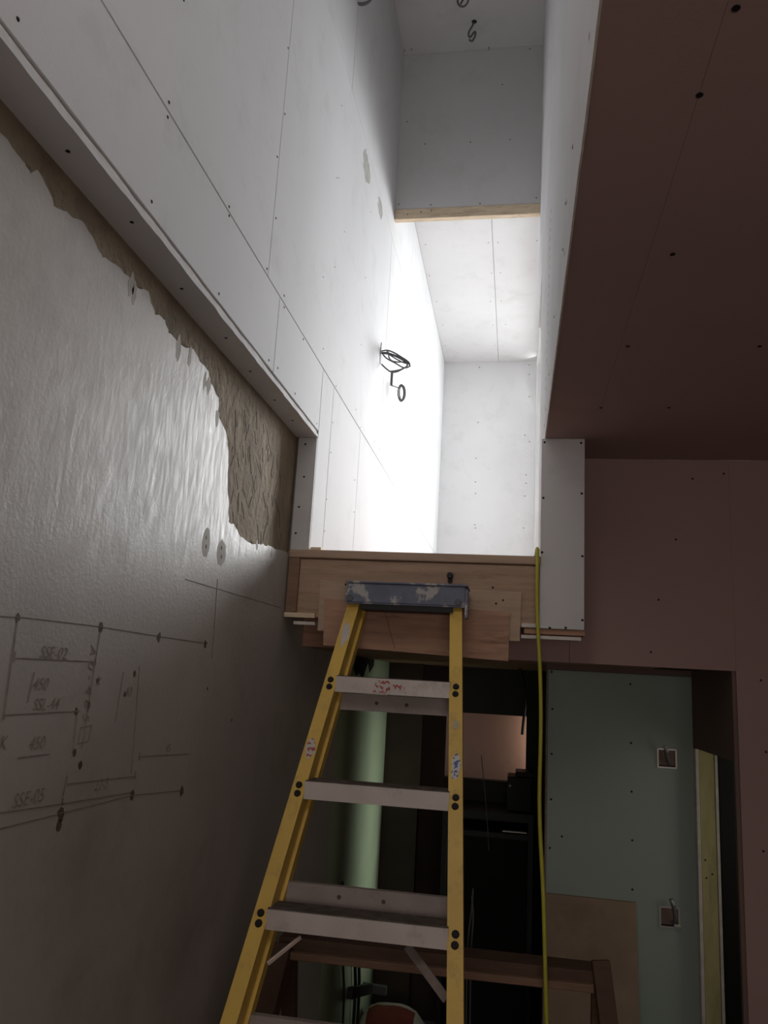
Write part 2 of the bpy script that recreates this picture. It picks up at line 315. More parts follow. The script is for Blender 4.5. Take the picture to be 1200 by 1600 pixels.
# corridor beyond the landing
cr = struct('ceiling_corridor', box('c', -0.95, 0.5, YH+0.1, YB+0.1, RC+0.013, RC+0.1, M['joint']), 'bright white boarded ceiling of the corridor beyond the landing')
for x0, x1 in ((XL, -0.2215), (-0.2185, XC+0.05)):
    box('plasterboard', x0, x1, YH+0.036, YB, RC, RC+0.0125, M['board'], cr, 0.0008)
sp = [(665,382),(763,379),(778,379),(839,376),(671,431),(768,427),(782,426),(682,471),(766,471),(783,470),(692,508),(770,508),(790,507),(696,540),(773,540),(785,540)]
screws(cr, [tuple(at(a, b, 2, RC-0.0004)) for a, b in sp], 'z', 1.0)
wb = struct('wall_back', box('w', -0.95, 0.4, YB+0.013, YB+0.1, LT, RC, M['joint']), 'grey board end wall of the corridor beyond the landing')
o = box('plasterboard', XL, XC, YB, YB+0.0125, LT, RC, M['board'], wb)
sp = [(749,574),(827,570),(827,585),(747,660),(827,620),(827,690),(744,716),(822,742),(743,753),(822,755),(820,775),(743,771),(742,820),(743,825),(818,825),(686,771),(820,680)]
screws(o, [tuple(at(a, b, 1, YB-0.0004)) for a, b in sp], 'y', 1.3)
wc = struct('wall_corridor_right', box('w', XC, XC+0.12, YH, 4.75, LT, RC+0.02, M['board']), 'grey corridor wall beside the tall bright window')
box('plasterboard', XC, XC+0.12, 4.75, 7.3, 3.02, RC+0.02, M['board'], wc)
box('plasterboard', XC, XC+0.12, 7.3, YB+0.013, LT, RC+0.02, M['board'], wc)
box('timber_sill', XC, XC+0.12, 4.75, 7.3, LT, 0.75, M['board'], wc)
wn = tag(empty('window_1', (XC+0.06, 6.0, 0.75), 'tall bright daylight window seen edge-on at the end of the corridor', 'window'), kind='structure')
for (y0, y1, z0, z1) in ((4.75,4.81,0.75,3.02),(7.24,7.3,0.75,3.02),(5.98,6.04,0.81,2.96),(4.81,7.24,0.75,0.81),(4.81,7.24,2.96,3.02)):
    box('window_frame', XC+0.03, XC+0.09, y0, y1, z0, z1, M['white'], wn, 0.003)
for y0, y1 in ((4.81,5.98),(6.04,7.24)): box('pane', XC+0.055, XC+0.061, y0, y1, 0.81, 2.96, M['glass'], wn)
box('w', XR+0.0125, XC+0.01, YH-0.02, YH+0.11, 1.965, TOP, M['board'], wc).name = 'corner_board'
box('reveal_board', XR+0.0126, XC+0.12, 3.5, 3.549, LT, 1.95, M['board'], wc)
box('head_board', XR+0.0126, XC+0.12, 3.5, YH+0.11, 1.951, 1.964, M['board'], wc)
box('near_board', XC, XC+0.12, 3.551, YH-0.001, LT, 1.95, M['board'], wc)

# landing
ld = struct('floor_landing', box('f', -0.95, 0.6, YK+0.012, YB+0.1, PC, LT, M['plydk']), 'timber half landing floor at the top of the ladder')
box('floorboard', XL-0.1, XR+0.02, D+0.012, YK+0.012, LT-0.03, LT-0.002, M['ply'], ld)
# shaft and upper enclosure near the camera
struct('wall_shaft_near', box('w', -0.95, 0.4, -0.5, -0.4, H, TOP+0.1, M['board']), 'grey board wall closing the near end of the shaft, behind the camera')

# ---------------------------------------------------------------- lower left wall: render backing, plaster coat with a torn edge
lw = struct('wall_left', box('w', XW-0.12, XW-0.009, -2.6, 5.33, FL, H+0.02, M['render']), 'old plastered left wall with rough render bared along its torn top edge')
edge = [(0,206),(20,232),(40,256),(48,272),(62,270),(84,322),(104,330),(128,345),(148,378),(160,402),(190,420),(212,445),(232,455),(242,492),(258,500),(263,520),(285,540),(300,545),(312,565),
        (326,580),(330,600),(342,622),(340,650),(352,672),(356,690),(357,715),(356,750),(358,790),(357,815),(367,822),(375,838),(390,848),(405,850),(418,852),(430,858),(447,862)]
poly = []
prev = None
for (a, b) in edge:
    p = at(a, b, 0, XW)
    if prev is not None:
        for k in range(1, 6):
            q = prev.lerp(p, k/6); q.y += 0.009*noise.noise(q*38); q.z += 0.009*noise.noise(q*31+Vector((5,5,5))); poly.append((XW, q.y, q.z))
    poly.append((XW, p.y, p.z)); prev = p
yl, zl = poly[0][1], poly[0][2]
last = poly[-1]
poly = [(XW, -2.6, FL), (XW, -2.6, zl+0.02), (XW, -0.5, zl+0.03), (XW, 0.5, zl+0.01)] + poly + [(XW, D+0.02, last[2]-0.004), (XW, 3.78, last[2]-0.004), (XW, 3.80, 0), (XW, 3.80, FL)]
prism('plaster_coat', poly, (-0.0105, 0, 0), M['plaster'], lw)
# feathered lip of skim just under the torn edge
random.seed(3)
for k in range(9):
    a, b = edge[random.randrange(4, len(edge)-1)]
    a -= random.uniform(0, 10); b += random.uniform(2, 16); c = at(a, b, 0, XW)
    r1 = random.uniform(0.006, 0.016); r2 = r1*random.uniform(1.2, 2.6)
    prism('damp_patch', [(XW-0.0002, c.y+r1*cos(t)*(1+0.7*noise.noise(Vector((cos(t)*1.5, sin(t)*1.5, k*3.1)))), c.z+r2*sin(t)*(1+0.7*noise.noise(Vector((cos(t)*1.5, sin(t)*1.5, k*3.1+9))))) for t in [j*pi/9 for j in range(18)]], (0.0005, 0, 0), M['smear'], lw)
for (cx, cy, rx, ry) in ((322,848,6,24),(346,864,7,20)):
    c = at(cx, cy, 0, XW); ra = abs(at(cx+rx, cy, 0, XW).y-c.y); rb = abs(at(cx, cy+ry, 0, XW).z-c.z)
    prism('filled_hole', [(XW-0.0002, c.y+ra*cos(t)*(1+0.35*noise.noise(Vector((t*2, cx, 0)))), c.z+rb*sin(t)*(1+0.3*noise.noise(Vector((t*2, cx, 4))))) for t in [j*pi/9 for j in range(18)]], (0.0005, 0, 0), M['smear'], lw)
    for dy in (-8, 6):
        q = at(cx, cy+dy, 0, XW); prism('hole', [(XW+0.0002, q.y+0.0045*cos(t), q.z+0.006*sin(t)) for t in [j*pi/6 for j in range(12)]], (0.0004, 0, 0), M['dab'], lw)
# scored grooves in the bared render
random.seed(11)
for k in range(55):
    a = random.uniform(362, 440); b = random.uniform(650, 840)
    c = at(a, b, 0, XW-0.0085); an = random.choice((-1.1, -0.8, 1.9, 1.3)) + random.uniform(-0.3, 0.3); l = random.uniform(0.008, 0.035)
    bar('score_mark', (XW-0.0088, c.y-l*cos(an), c.z-l*sin(an)), (XW-0.0088, c.y+l*cos(an), c.z+l*sin(an)), random.uniform(0.0015, 0.0035), 0.0014, M['dab'], lw, (0, -sin(an), cos(an)))
# painted green length of the same wall further in
gp = prism('green_painted_length', [(XW, 3.803, FL), (XW, 5.325, FL), (XW, 5.325, PC), (XW, 3.803, PC)], (-0.0105, 0, 0), M['greenpaint'], lw)
prism('peeled_patch', [(XW-0.0002, p.y, p.z) for p in (at(a, b, 0, XW) for a, b in ((560,1018),(586,1018),(584,1040),(577,1052),(575,1036),(570,1050),(566,1064),(562,1052),(556,1056),(552,1044)))], (0.0008, 0, 0), M['darkpeel'], lw)

# pencil setting-out on the plaster: lines, dabs and figures
def pline(a, b, w=0.0016, m='pencil'):
    p = at(*a, 0, XW+0.0006); q = at(*b, 0, XW+0.0006); d = q-p
    bar('pencil_line', p, q, w, 0.0008, M[m], lw, (0, -d.z, d.y))
for a, b in (((0,963),(40,965)),((40,965),(150,978)),((150,978),(235,992)),((235,992),(320,1005)),((28,968),(5,1125)),((157,985),(132,1140)),((24,1028),(150,1034)),((8,1117),(125,1111)),((54,1050),(43,1098)),
             ((120,1112),(112,1185)),((193,1050),(180,1128)),((133,1140),(127,1170)),((105,1225),(212,1213)),((98,1256),(0,1270)),((28,1184),(78,1178)),((218,1182),(295,1178)),((340,905),(331,1030)),((218,1040),(205,1210)),
             ((126,1137),(143,1133)),((143,1133),(138,1158)),((138,1158),(122,1162)),((122,1162),(126,1137)),((0,1295),(205,1243)),((290,905),(440,950)),((98,1256),(205,1238)),((205,1243),(285,1235))):
    pline(a, b)
for a, b in (((24,1018),(22,1034)),((104,1212),(98,1244)),((98,1246),(97,1258)),((218,1176),(217,1188)),((212,1205),(210,1218)),((7,1112),(5,1125)),((139,1095),(137,1112)),((150,1028),(148,1040))):
    pline(a, b, 0.004)
def dab(px_, py_, r):
    c = at(px_, py_, 0, XW)
    prism('fixing_dab', [(XW, c.y+r*cos(t)*(1+0.6*noise.noise(Vector((cos(t)*1.2, sin(t)*1.2, px_)))), c.z+1.2*r*sin(t)*(1+0.6*noise.noise(Vector((cos(t)*1.2, sin(t)*1.2, px_+7))))) for t in [j*pi/8 for j in range(16)]], (0.0006, 0, 0), M['dab'], lw)
for a, b, r in ((28,965,0.006),(157,980,0.009),(248,996,0.009),(321,1007,0.009),(210,1053,0.006),(195,1085,0.005),(119,1112,0.006),(95,1272,0.011),(92,1290,0.009),(206,1243,0.009),(284,1236,0.010),(116,1176,0.006),(125,1196,0.007),(153,1064,0.006),(324,1076,0.004),(362,1125,0.004)):
    dab(a, b, r)
def scrawl(txt, px_, py_, size, rot=0.0):
    cu = bpy.data.curves.new('pencil_figures', 'FONT'); cu.body = txt; cu.size = size; cu.extrude = 0.0003; cu.offset = -0.0004; cu.shear = 0.25; cu.align_x = 'CENTER'; cu.align_y = 'CENTER'
    o = to_mesh(cu, 'pencil_figures', M['pencil'], lw)
    p = at(px_, py_, 0, XW+0.0006); o.matrix_world = Matrix.Translation((p.x, p.y, p.z+E)) @ Matrix(((0,0,1,0),(1,0,0,0),(0,1,0,0),(0,0,0,1))) @ Matrix.Rotation(rot, 4, 'Z')
    return o
scrawl('SSE-02', 84, 1021, 0.032); scrawl('450', 63, 1070, 0.032); scrawl('SSL-44', 72, 1101, 0.030); scrawl('450', 57, 1162, 0.032); scrawl('SSE-05', 44, 1248, 0.034)
scrawl('A 0 - 4 8 5', 140, 1066, 0.034, -pi/2+0.04); scrawl('40', 200, 1082, 0.032); scrawl('45', 262, 1170, 0.028); scrawl('22-3', 158, 1226, 0.030); scrawl('x', 154, 1063, 0.034); scrawl('K', 4, 1162, 0.034)

# ---------------------------------------------------------------- pink ceiling and pink bulkhead
pc = struct('ceiling', box('c', XR+0.0135, 3.2, -2.6, YK+0.1, H+0.0135, H+0.12, M['joint']), 'dim pink fire-rated plasterboard ceiling right of the stair opening')
for (x0, x1, y0, y1) in ((XR+0.003,0.2548,-0.4,2.4596),(0.2552,1.46,-2.6,2.4596),(XR+0.003,1.30,2.460,YK),(1.462,3.2,-2.6,2.459),(1.302,3.2,2.460,YK)):
    box('plasterboard', x0, x1, y0, y1, H, H+0.0125, M['pink'], pc, 0.0003)
box('plasterboard', -0.83, 3.2, -2.6, -0.5, H+0.014, H+0.05, M['pink'], pc)
screws(pc, [tuple(at(a, b, 2, H-0.0004)) for a, b in ((1093,148),(1051,397),(981,541),(1187,541),(939,637),(1045,637),(1150,12))], 'z', 1.3)
pb = struct('wall_bulkhead', box('w', 0.225, XD+0.012, YK+0.0125, YK+0.12, PC, H, M['joint']), 'dark pink board bulkhead over the low passage, facing the room')
box('plasterboard', -0.05, 0.20, YK, YK+0.0125, 0.093, LT-0.04, M['pink'], pb, 0.0008)
o = box('plasterboard', 0.201, XD+0.012, YK, YK+0.0125, 0.093, H-0.0005, M['pink'], pb, 0.0008)
screws(o, [tuple(at(a, b, 1, YK-0.0004)) for a, b in ((1082,748),(1056,843),(1029,937),(1017,1019),(1131,700+40))], 'y', 1.0)
o = box('plasterboard', XD+0.0121, 3.2, YK, YK+0.0125, FL, H-0.0005, M['pink'], pb)
screws(o, [tuple(at(a, b, 1, YK-0.0004)) for a, b in ((1189,1063),(1193,1330),(1197,1175))], 'y', 1.0)
box('stud_lining', XD+0.105, 3.2, YK+0.0125, YK+0.1, FL, H, M['joint'], pb)

# rest of the room shell, out of view
struct('wall_right', box('w', 3.1, 3.2, -2.6, YK, FL, H, M['brownwall']), 'plain brownish wall on the far right side of the room')
struct('wall_near', box('w', -0.95, 3.2, -2.7, -2.6, FL, H+0.1, M['brownwall']), 'plain brownish wall behind the camera')

# ---------------------------------------------------------------- passage: green board wall, doorway, dark end
tw = struct('wall_passage_green', box('w', 0.150, XD+0.1, YT+0.013, YT+0.1, FL, PC, M['joint']), 'dark green moisture-resistant board wall facing the passage')
o = box('plasterboard', 0.153, XD, YT, YT+0.0125, FL, 0.078, M['teal'], tw, 0.0008)
screws(o, [tuple(at(a, b, 1, YT-0.0004)) for a, b in ((862,1050),(863,1108),(862,1178),(861,1249),(859,1325),(985,1069),(986,1161),(987,1237),(988,1313),(988,1390),(878,1307),(873,1040+1),(985,1048))], 'y', 1.2)
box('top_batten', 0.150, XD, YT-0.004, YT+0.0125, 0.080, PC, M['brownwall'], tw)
box('edge_bead', 0.146, 0.152, YT-0.003, YT+0.1, FL, 0.10, M['dirty2'], tw)
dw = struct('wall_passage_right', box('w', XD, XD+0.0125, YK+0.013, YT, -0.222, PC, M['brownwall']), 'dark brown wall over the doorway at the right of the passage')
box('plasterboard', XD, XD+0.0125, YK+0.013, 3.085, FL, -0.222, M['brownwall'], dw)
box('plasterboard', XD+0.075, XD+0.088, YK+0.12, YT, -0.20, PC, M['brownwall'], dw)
box('lintel', XD+0.0125, XD+0.075, YK+0.12, YT, -0.215, PC, M['yellowwood'], dw)
dr = tag(empty('door_1', (XD+0.04, 3.70, FL), 'tall narrow door opening lined in yellow pine at the right edge', 'doorway'), kind='structure')
box('board_edge', XD-0.001, XD+0.0125, 3.688, YT, FL, -0.224, M['edge'], dr, 0.001)
box('timber_lining', XD+0.014, XD+0.074, 3.690, YT+0.01, FL, -0.218, M['yellowwood'], dr, 0.001)
box('board_edge', XD+0.076, XD+0.088, 3.688, YT+0.01, FL, -0.226, M['edge'], dr, 0.001)
for a, b in ((1102,1344),(1113,1366),(1104,1372)): screws(dr, [tuple(at(a, b, 1, 3.6896))], 'y', 0.9)
gr = struct('wall_side_room', box('w', XD+0.1, 2.2, 4.3, 4.4, FL, PC, M['teal']), 'dark green board wall glimpsed through the narrow doorway')
for z in (-0.42, -0.95, -1.4): box('noggin', XD+0.1, 2.2, 4.27, 4.2995, z, z+0.04, M['dkwood'], gr)
box('side_wall', 2.1, 2.2, YK+0.1, 4.3, FL, PC, M['brownwall'], gr)

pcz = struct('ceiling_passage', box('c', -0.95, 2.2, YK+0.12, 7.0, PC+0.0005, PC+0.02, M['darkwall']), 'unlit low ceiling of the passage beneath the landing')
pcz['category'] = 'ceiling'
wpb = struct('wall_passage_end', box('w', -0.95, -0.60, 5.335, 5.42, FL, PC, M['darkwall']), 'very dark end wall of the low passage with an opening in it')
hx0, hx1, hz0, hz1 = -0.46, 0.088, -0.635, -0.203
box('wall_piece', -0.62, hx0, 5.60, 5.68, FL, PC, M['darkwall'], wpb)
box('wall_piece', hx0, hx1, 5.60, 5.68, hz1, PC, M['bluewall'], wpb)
box('wall_piece', hx0, hx1, 5.60, 5.68, FL, hz0, M['black'], wpb)  # black walls from here on: darkness of the deep room put into the colour
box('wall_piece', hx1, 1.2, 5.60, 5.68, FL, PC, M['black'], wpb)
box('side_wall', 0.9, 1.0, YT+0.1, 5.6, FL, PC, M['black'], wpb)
wst = struct('wall_store', box('w', -1.2, 1.3, 6.6, 6.7, FL, PC, M['storewall']), 'pinkish plaster wall lit from the right, seen through the passage opening')
box('side_wall', 1.2, 1.3, 5.68, 6.6, FL, PC, M['storewall'], wst); box('side_wall', -1.3, -1.2, 5.3, 6.6, FL, PC, M['storewall'], wst)
box('side_wall', -1.2, -0.95, 5.33, 5.42, FL, PC, M['darkwall'], wst)

# ---------------------------------------------------------------- timber landing edge
def P(px_, py_, y): return at(px_, py_, 1, y)
hb = empty('timber_landing_edge', (-0.35, D, 0.1), 'stained timber and plywood edge of the landing behind the ladder top', 'timber header')
box('trimmer_beam', XW+0.004, XR-0.013, D+0.002, D+0.05, 0.200, LT-0.032, M['wood'], hb, 0.002)
box('nosing', XW+0.002, XR-0.010, D-0.012, D+0.05, LT-0.030, LT, M['ply'], hb, 0.003)
box('end_stud', XW+0.004, XW+0.045, D-0.016, D+0.001, 0.215, LT-0.032, M['trwood'], hb, 0.002)
box('bottom_batten', XW+0.004, XW+0.118, D-0.022, D+0.001, 0.196, 0.213, M['newwood'], hb, 0.001)
box('bottom_batten', XW+0.035, XW+0.115, D-0.002, D+0.03, 0.172, 0.184, M['edge'], hb, 0.001)
def plate(name, x0, x1, yf, t, pts_, m):
    prism(name, [P(a, b, yf) for a, b in pts_], (0, t, 0), m, hb)
plate('plywood_board', 0, 0, D-0.014, 0.0155, ((501,905),(815,925),(812,1002),(496,985)), M['ply'])
plate('plywood_board', 0, 0, D-0.028, 0.0135, ((507,935),(797,957),(794,1033),(505,1008)), M['plydk'])
bar('wire', P(598,943,D-0.0295), P(617,1014,D-0.0295), 0.0012, 0.001, M['black'], hb)
for a, b, r in ((466,915,0.007),(463,925,0.006)):
    c = P(a, b, D+0.0012); box('slot', c.x-0.003, c.x+0.003, D, D+0.0018, c.z-0.012, c.z+0.012, M['black'], hb)
for a, b in ((540,913),(775,943),(786,938),(770,918)): screws(hb, [tuple(P(a, b, D-0.0145))], 'y', 0.9)

# ---------------------------------------------------------------- step ladder, folded, leaning on the landing edge
def row(i): return (2.653-0.1711*i, 0.2734-0.3*i)
def lx(i): return -0.540-0.0325*i
def rx(i): return -0.199+0.0225*i
lad = empty('step_ladder', (-0.42, row(7.9)[0], FL), 'yellow step ladder with grey steps and a paint-splashed blue-grey top', 'ladder')
dn = Vector((0, 0.869, -0.496))            # out of the back of the ladder
iend = (0.2734-FL)/0.3
def pt(i, x, off=0.0): y, z = row(i); return Vector((x, y, z)) + dn*off
def channel(name, xf, sgn, off, w, dep, m):
    # C-section rail: face towards the climber plus a web on its outer side
    a = pt(0.05, xf(0.05), off); b = pt(iend-0.05, xf(iend-0.05), off)
    bm = bmesh.new(); add_bar(bm, a, b, w, 0.004)
    s = Vector((sgn*(w/2-0.002), 0, 0)); k = dn*(dep/2)
    add_bar(bm, a+s+k, b+s+k, 0.004, dep, (1,0,0)); add_bar(bm, a+dn*dep, b+dn*dep, w, 0.004)
    return mesh_obj(name, bm, m, lad)
channel('front_rail', lambda i: lx(i), 1, 0.0, 0.040, 0.052, M['yellow'])
channel('front_rail', lambda i: rx(i), 1, 0.0, 0.040, 0.052, M['yellow'])
channel('rear_rail', lambda i: lx(i)+0.012, 1, 0.062, 0.034, 0.030, M['yellow'])
channel('rear_rail', lambda i: rx(i)-0.004, 1, 0.062, 0.034, 0.030, M['yellow'])
def disc(name, c, r, t, axis, m, parent):
    bm = bmesh.new(); bmesh.ops.create_cone(bm, cap_ends=True, segments=14, radius1=r, radius2=r*0.82, depth=t)
    q = Vector(axis).to_track_quat('Z', 'Y').to_matrix(); bmesh.ops.rotate(bm, verts=bm.verts, matrix=q)
    bmesh.ops.translate(bm, verts=bm.verts, vec=Vector((c[0], c[1], c[2]+E))); return mesh_obj(name, bm, m, parent)
down = Vector((0, row(1)[0]-row(0)[0], -0.3)).normalized()
for i in range(1, 8):
    y, z = row(i); x0 = lx(i)+0.018; x1 = rx(i)-0.018
    bm = bmesh.new()
    add_box(bm, x0, x1, y-0.004, y+0.085, z+0.020, z+0.024)       # tread
    add_box(bm, x0, x1, y-0.004, y-0.001, z-0.024, z+0.020)       # front lip
    add_box(bm, x0, x1, y+0.082, y+0.085, z-0.020, z+0.022)       # back lip
    st = mesh_obj('step', bm, M['alu'], lad)
    bm = bmesh.new(); add_box(bm, x0, x1, y+0.002, y+0.083, z+0.0242, z+0.0248)
    for q in range(6): add_box(bm, x0, x1, y+0.006+q*0.013, y+0.010+q*0.013, z+0.0248, z+0.0265)
    tag(mesh_obj('ribbed_tread', bm, M['dirty'], st), 'dirty dark ribbed tread')
    for xx in (lx(i), rx(i)):
        for k in (-1, 1):
            c = Vector((xx, y, z)) + down*(k*0.0125) - dn*0.004; disc('bolt', c, 0.0105, 0.006, -dn, M['screw'], lad)
    if i == 1:
        a = at(583, 1063, 1, y-0.005); prism('torn_label', [Vector((a.x+dx, y-0.005, z+dz)) for dx, dz in ((0,-0.018),(0.05,-0.02),(0.062,-0.012),(0.105,-0.016),(0.10,0.012),(0.06,0.008),(0.045,0.02),(0.01,0.017))], (0, 0.0008, 0), M['lab_red'], st)
for i, zr in ((1, -0.080), (2, -0.335), (3, -0.585), (4, -0.86), (5, -1.13), (6, -1.40)):
    ii = (0.2734-zr)/0.3; c = pt(ii, 0, 0.075); x0, x1 = lx(ii)+0.03, rx(ii)-0.018
    dz = zr-c.z; y = c.y + 0.1711/0.3*dz
    bm = bmesh.new(); add_box(bm, x0, x1, y, y+0.003, zr-0.026, zr+0.026); add_box(bm, x0, x1, y+0.003, y+0.018, zr+0.023, zr+0.026); add_box(bm, x0, x1, y+0.003, y+0.018, zr-0.026, zr-0.023)
    o = mesh_obj('rear_brace', bm, M['alu2'], lad)
    for t in (0.33, 0.6):
        disc('rivet', (x0+(x1-x0)*t, y-0.001, zr), 0.006, 0.004, (0,-1,0), M['dab'], o)
# spreader bars
a = at(470, 1464, 1, 2.16); b = at(418, 1506, 1, 2.10); bar('spreader_bar', a, b, 0.010, 0.006, M['alu_spreader'], lad, (0,0,1), 0.001)
a = at(636, 1478, 1, 2.22); b = at(698, 1562, 1, 2.12); bar('spreader_bar', a, b, 0.022, 0.005, M['dirty2'], lad, (1,0,0.6), 0.001)
# top cap
cy, cz = row(0.0)
bm = bmesh.new()
vs = add_hexa(bm, [(-0.572,2.600,0.240),(-0.160,2.600,0.240),(-0.175,2.735,0.240),(-0.555,2.735,0.240),(-0.564,2.600,0.312),(-0.163,2.600,0.312),(-0.178,2.735,0.312),(-0.550,2.735,0.312)])
bev(bm, 0.006, 2); capo = mesh_obj('top_cap', bm, M['capm'], lad, False)
bm = bmesh.new(); add_box(bm, -0.568, -0.157, 2.592, 2.740, 0.308, 0.315); bev(bm, 0.002); mesh_obj('cap_rim', bm, M['capm'], capo)
box('cap_underframe', -0.515, -0.205, 2.61, 2.70, 0.222, 0.2395, M['black'], capo)
for x in (-0.551, -0.187): disc('cap_bolt', (x, 2.5985, 0.257), 0.012, 0.006, (0,-1,0), M['cable'], capo)
box('corner_bracket', -0.165, -0.155, 2.598, 2.64, 0.205, 0.30, M['capm'], capo, 0.001)
# labels stuck on the rails
def rail_label(i, xf, w, h, m, seed):
    c = pt(i, xf(i), -0.0026); ptsl = []
    for j in range(14):
        t = j*2*pi/14; k = 1+0.45*noise.noise(Vector((cos(t)*1.4, sin(t)*1.4, seed)))
        ptsl.append(c + Vector((w/2*cos(t)*k, 0, 0)) + down*(h/2*sin(t)*k))
    prism('torn_label', ptsl, dn*0.0008, m, lad)
rail_label(1.63, lx, 0.030, 0.062, M['lab_red'], 2.0); rail_label(1.70, rx, 0.028, 0.075, M['lab_blue'], 5.0)
rail_label(1.33, rx, 0.018, 0.03, mat('scuffed_white_mark', (0.55, 0.47, 0.36), 0.8, 0.2, 40), 8.0)
rail_label(0.45, lx, 0.024, 0.10, M['alu'], 9.0)
for x in (lx(iend), rx(iend)): 
    c = pt(iend-0.06, x, 0.03); box('rubber_foot', c.x-0.028, c.x+0.028, c.y-0.05, c.y+0.045, FL, FL+0.035, M['black'], lad, 0.004)

# knob standing up behind the cap
kn = empty('bolt_head', (-0.215, D-0.03, 0.33), 'dark rounded fixing on the timber above the ladder top', 'fixing')
c = P(703, 899, D-0.012); disc('head', (c.x, D-0.012, c.z), 0.012, 0.022, (0,-1,0), M['black'], kn); disc('washer', (c.x, D-0.002, c.z-0.018), 0.009, 0.012, (0,-1,0), M['black'], kn)

# ---------------------------------------------------------------- yellow-green cable hanging from the landing
g = [P(838, 862, D+0.05), P(840, 868, D-0.01), P(839, 900, D-0.045), P(839, 965, D-0.04), P(844, 1035, D-0.04), P(846, 1140, D-0.04), P(842, 1235, D-0.04), P(844, 1310, D-0.07), P(849, 1390, D-0.12), P(851, 1470, D-0.16), P(853, 1560, D-0.17), P(856, 1660, D-0.17)]
z = g[-1]; g += [Vector((z.x+0.01, z.y, z.z-0.3)), Vector((z.x+0.0, z.y+0.02, FL+0.10)), Vector((z.x+0.03, z.y+0.0, FL+0.007)), Vector((z.x+0.15, z.y-0.02, FL+0.007))]
g = [Vector((g[0].x, D+0.16, LT+0.012)), Vector((g[0].x, D+0.07, LT+0.014)), Vector((g[0].x, D+0.01, LT+0.030)), Vector((g[1].x, D-0.040, LT+0.028))] + g[2:]
tag(tube('hanging_cable', g, 0.0065, M['hose']), 'yellow-green cable hanging down from the landing edge right of the ladder', 'cable')

# ---------------------------------------------------------------- coils of cable on the upper left wall
co = empty('cable_coil', tuple(at(596, 560, 0, XL)), 'larger grey cable coil poking out of the bright left wall', 'cable coil')
def wpt(px_, py_, dx=0.0):
    return at(px_, py_, 0, XL+dx)
anchor = wpt(595, 552)
bm = bmesh.new(); bmesh.ops.create_cone(bm, cap_ends=True, segments=16, radius1=0.034, radius2=0.034, depth=0.003)
bmesh.ops.rotate(bm, verts=bm.verts, matrix=Matrix.Rotation(pi/2, 3, 'Y')); bmesh.ops.scale(bm, verts=bm.verts, vec=(1, 0.7, 1.9)); bmesh.ops.translate(bm, verts=bm.verts, vec=(XL+0.0012, anchor.y, anchor.z+E)); mesh_obj('cable_hole', bm, M['cable'], co)
Y0 = anchor.y
def Q(px_, py_, y=Y0): return at(px_, py_, 1, y)
tube('cable_loop', [Q(596,549),Q(604,546),Q(612,549),Q(624,556),Q(636,563),Q(641,568),Q(640,574),Q(630,576),Q(620,568),Q(608,563),Q(599,556),Q(597,550),Q(606,551),Q(620,556),Q(634,563),Q(639,571),Q(632,575),Q(620,582),Q(610,582),Q(603,576),Q(596,569)], 0.0042, M['cable'], co)
tube('cable_loop', [Q(597,551),Q(604,552,Y0-.03),Q(609,549,Y0-.03),Q(606,558,Y0-.03),Q(612,565,Y0-.03),Q(624,566,Y0-.03),Q(634,565),Q(638,570),Q(632,576,Y0-.02),Q(618,580,Y0-.02),Q(607,580,Y0-.02)], 0.0040, M['cable'], co)
tube('cable_loop', [Q(596,552),Q(610,553,Y0+.03),Q(622,559,Y0+.03),Q(632,564,Y0+.03),Q(637,569),Q(628,566),Q(612,557),Q(602,549),Q(610,547),Q(628,558),Q(640,567),Q(641,573)], 0.0040, M['cable'], co)
cs = empty('cable_coil', tuple(at(612, 600, 0, XL)), 'smaller grey cable coil hanging just below the larger one on the left wall', 'cable coil')
a2 = wpt(611, 594); Y1 = a2.y
R_ = lambda px_, py_, y=Y1: at(px_, py_, 1, y)
box('cable_hole', XL, XL+0.012, Y1-0.012, Y1+0.012, a2.z-0.035, a2.z+0.045, M['cable'], cs, 0.002)
tube('cable_stub', [R_(611,602),R_(618,604),R_(625,607)], 0.0032, M['cable'], cs)
for k, (dx, rr_) in enumerate(((0,1.0),(3,0.9),(-1,0.85))):
    tube('cable_ring', [R_(627+dx*0.6+5.5*rr_*cos(t), 614+14*rr_*sin(t), Y1+0.012*k) for t in [j*pi/5 for j in range(10)]], 0.0036, M['cable'], cs, cyclic=True)
ce = empty('cable_coil', tuple(at(562, 0, 0, XL)), 'dark cable coil at the top left wall, cut by the photo top', 'cable coil')
c = at(562, -14, 0, XL); 
for k in range(3):
    tube('cable_ring', [at(563+k+(24-2*k)*cos(t), -14+(20+1.5*k)*sin(t), 1, c.y-0.02+0.01*k) for t in [j*pi/6 for j in range(12)]], 0.0042, M['cable'], ce, cyclic=True)
tube('cable_stub', [Vector((XL-0.005, c.y, c.z)), Vector((XL+0.02, c.y, c.z)), at(545, -20, 1, c.y)], 0.0042, M['cable'], ce)
# cable tails on the top ceiling
for (lab, base, path) in (('short dark cable tail folded below the top ceiling', (741, 34), ((741,32),(739,40),(734,46),(731,54),(734,60),(738,54),(742,48),(744,52),(740,62),(737,66),(733,62))),
                          ('dark cable tail curled against the top edge of the top ceiling', (722, -16), ((722,-16),(716,-6),(714,3),(718,10),(725,11),(731,5),(733,-4),(728,-6),(722,1),(720,6)))):
    b_ = at(*base, 2, TOP); t_ = empty('cable_tail', tuple(b_), lab, 'cable')
    pts_ = [Vector((b_.x, b_.y, TOP+0.006))] + [at(a, b, 1, b_.y) for a, b in path[1:]]
    tube('cable', pts_, 0.0055, M['cable'], t_); disc('cable_hole', (b_.x, b_.y, TOP-0.001), 0.016, 0.003, (0,0,-1), M['black'], t_)

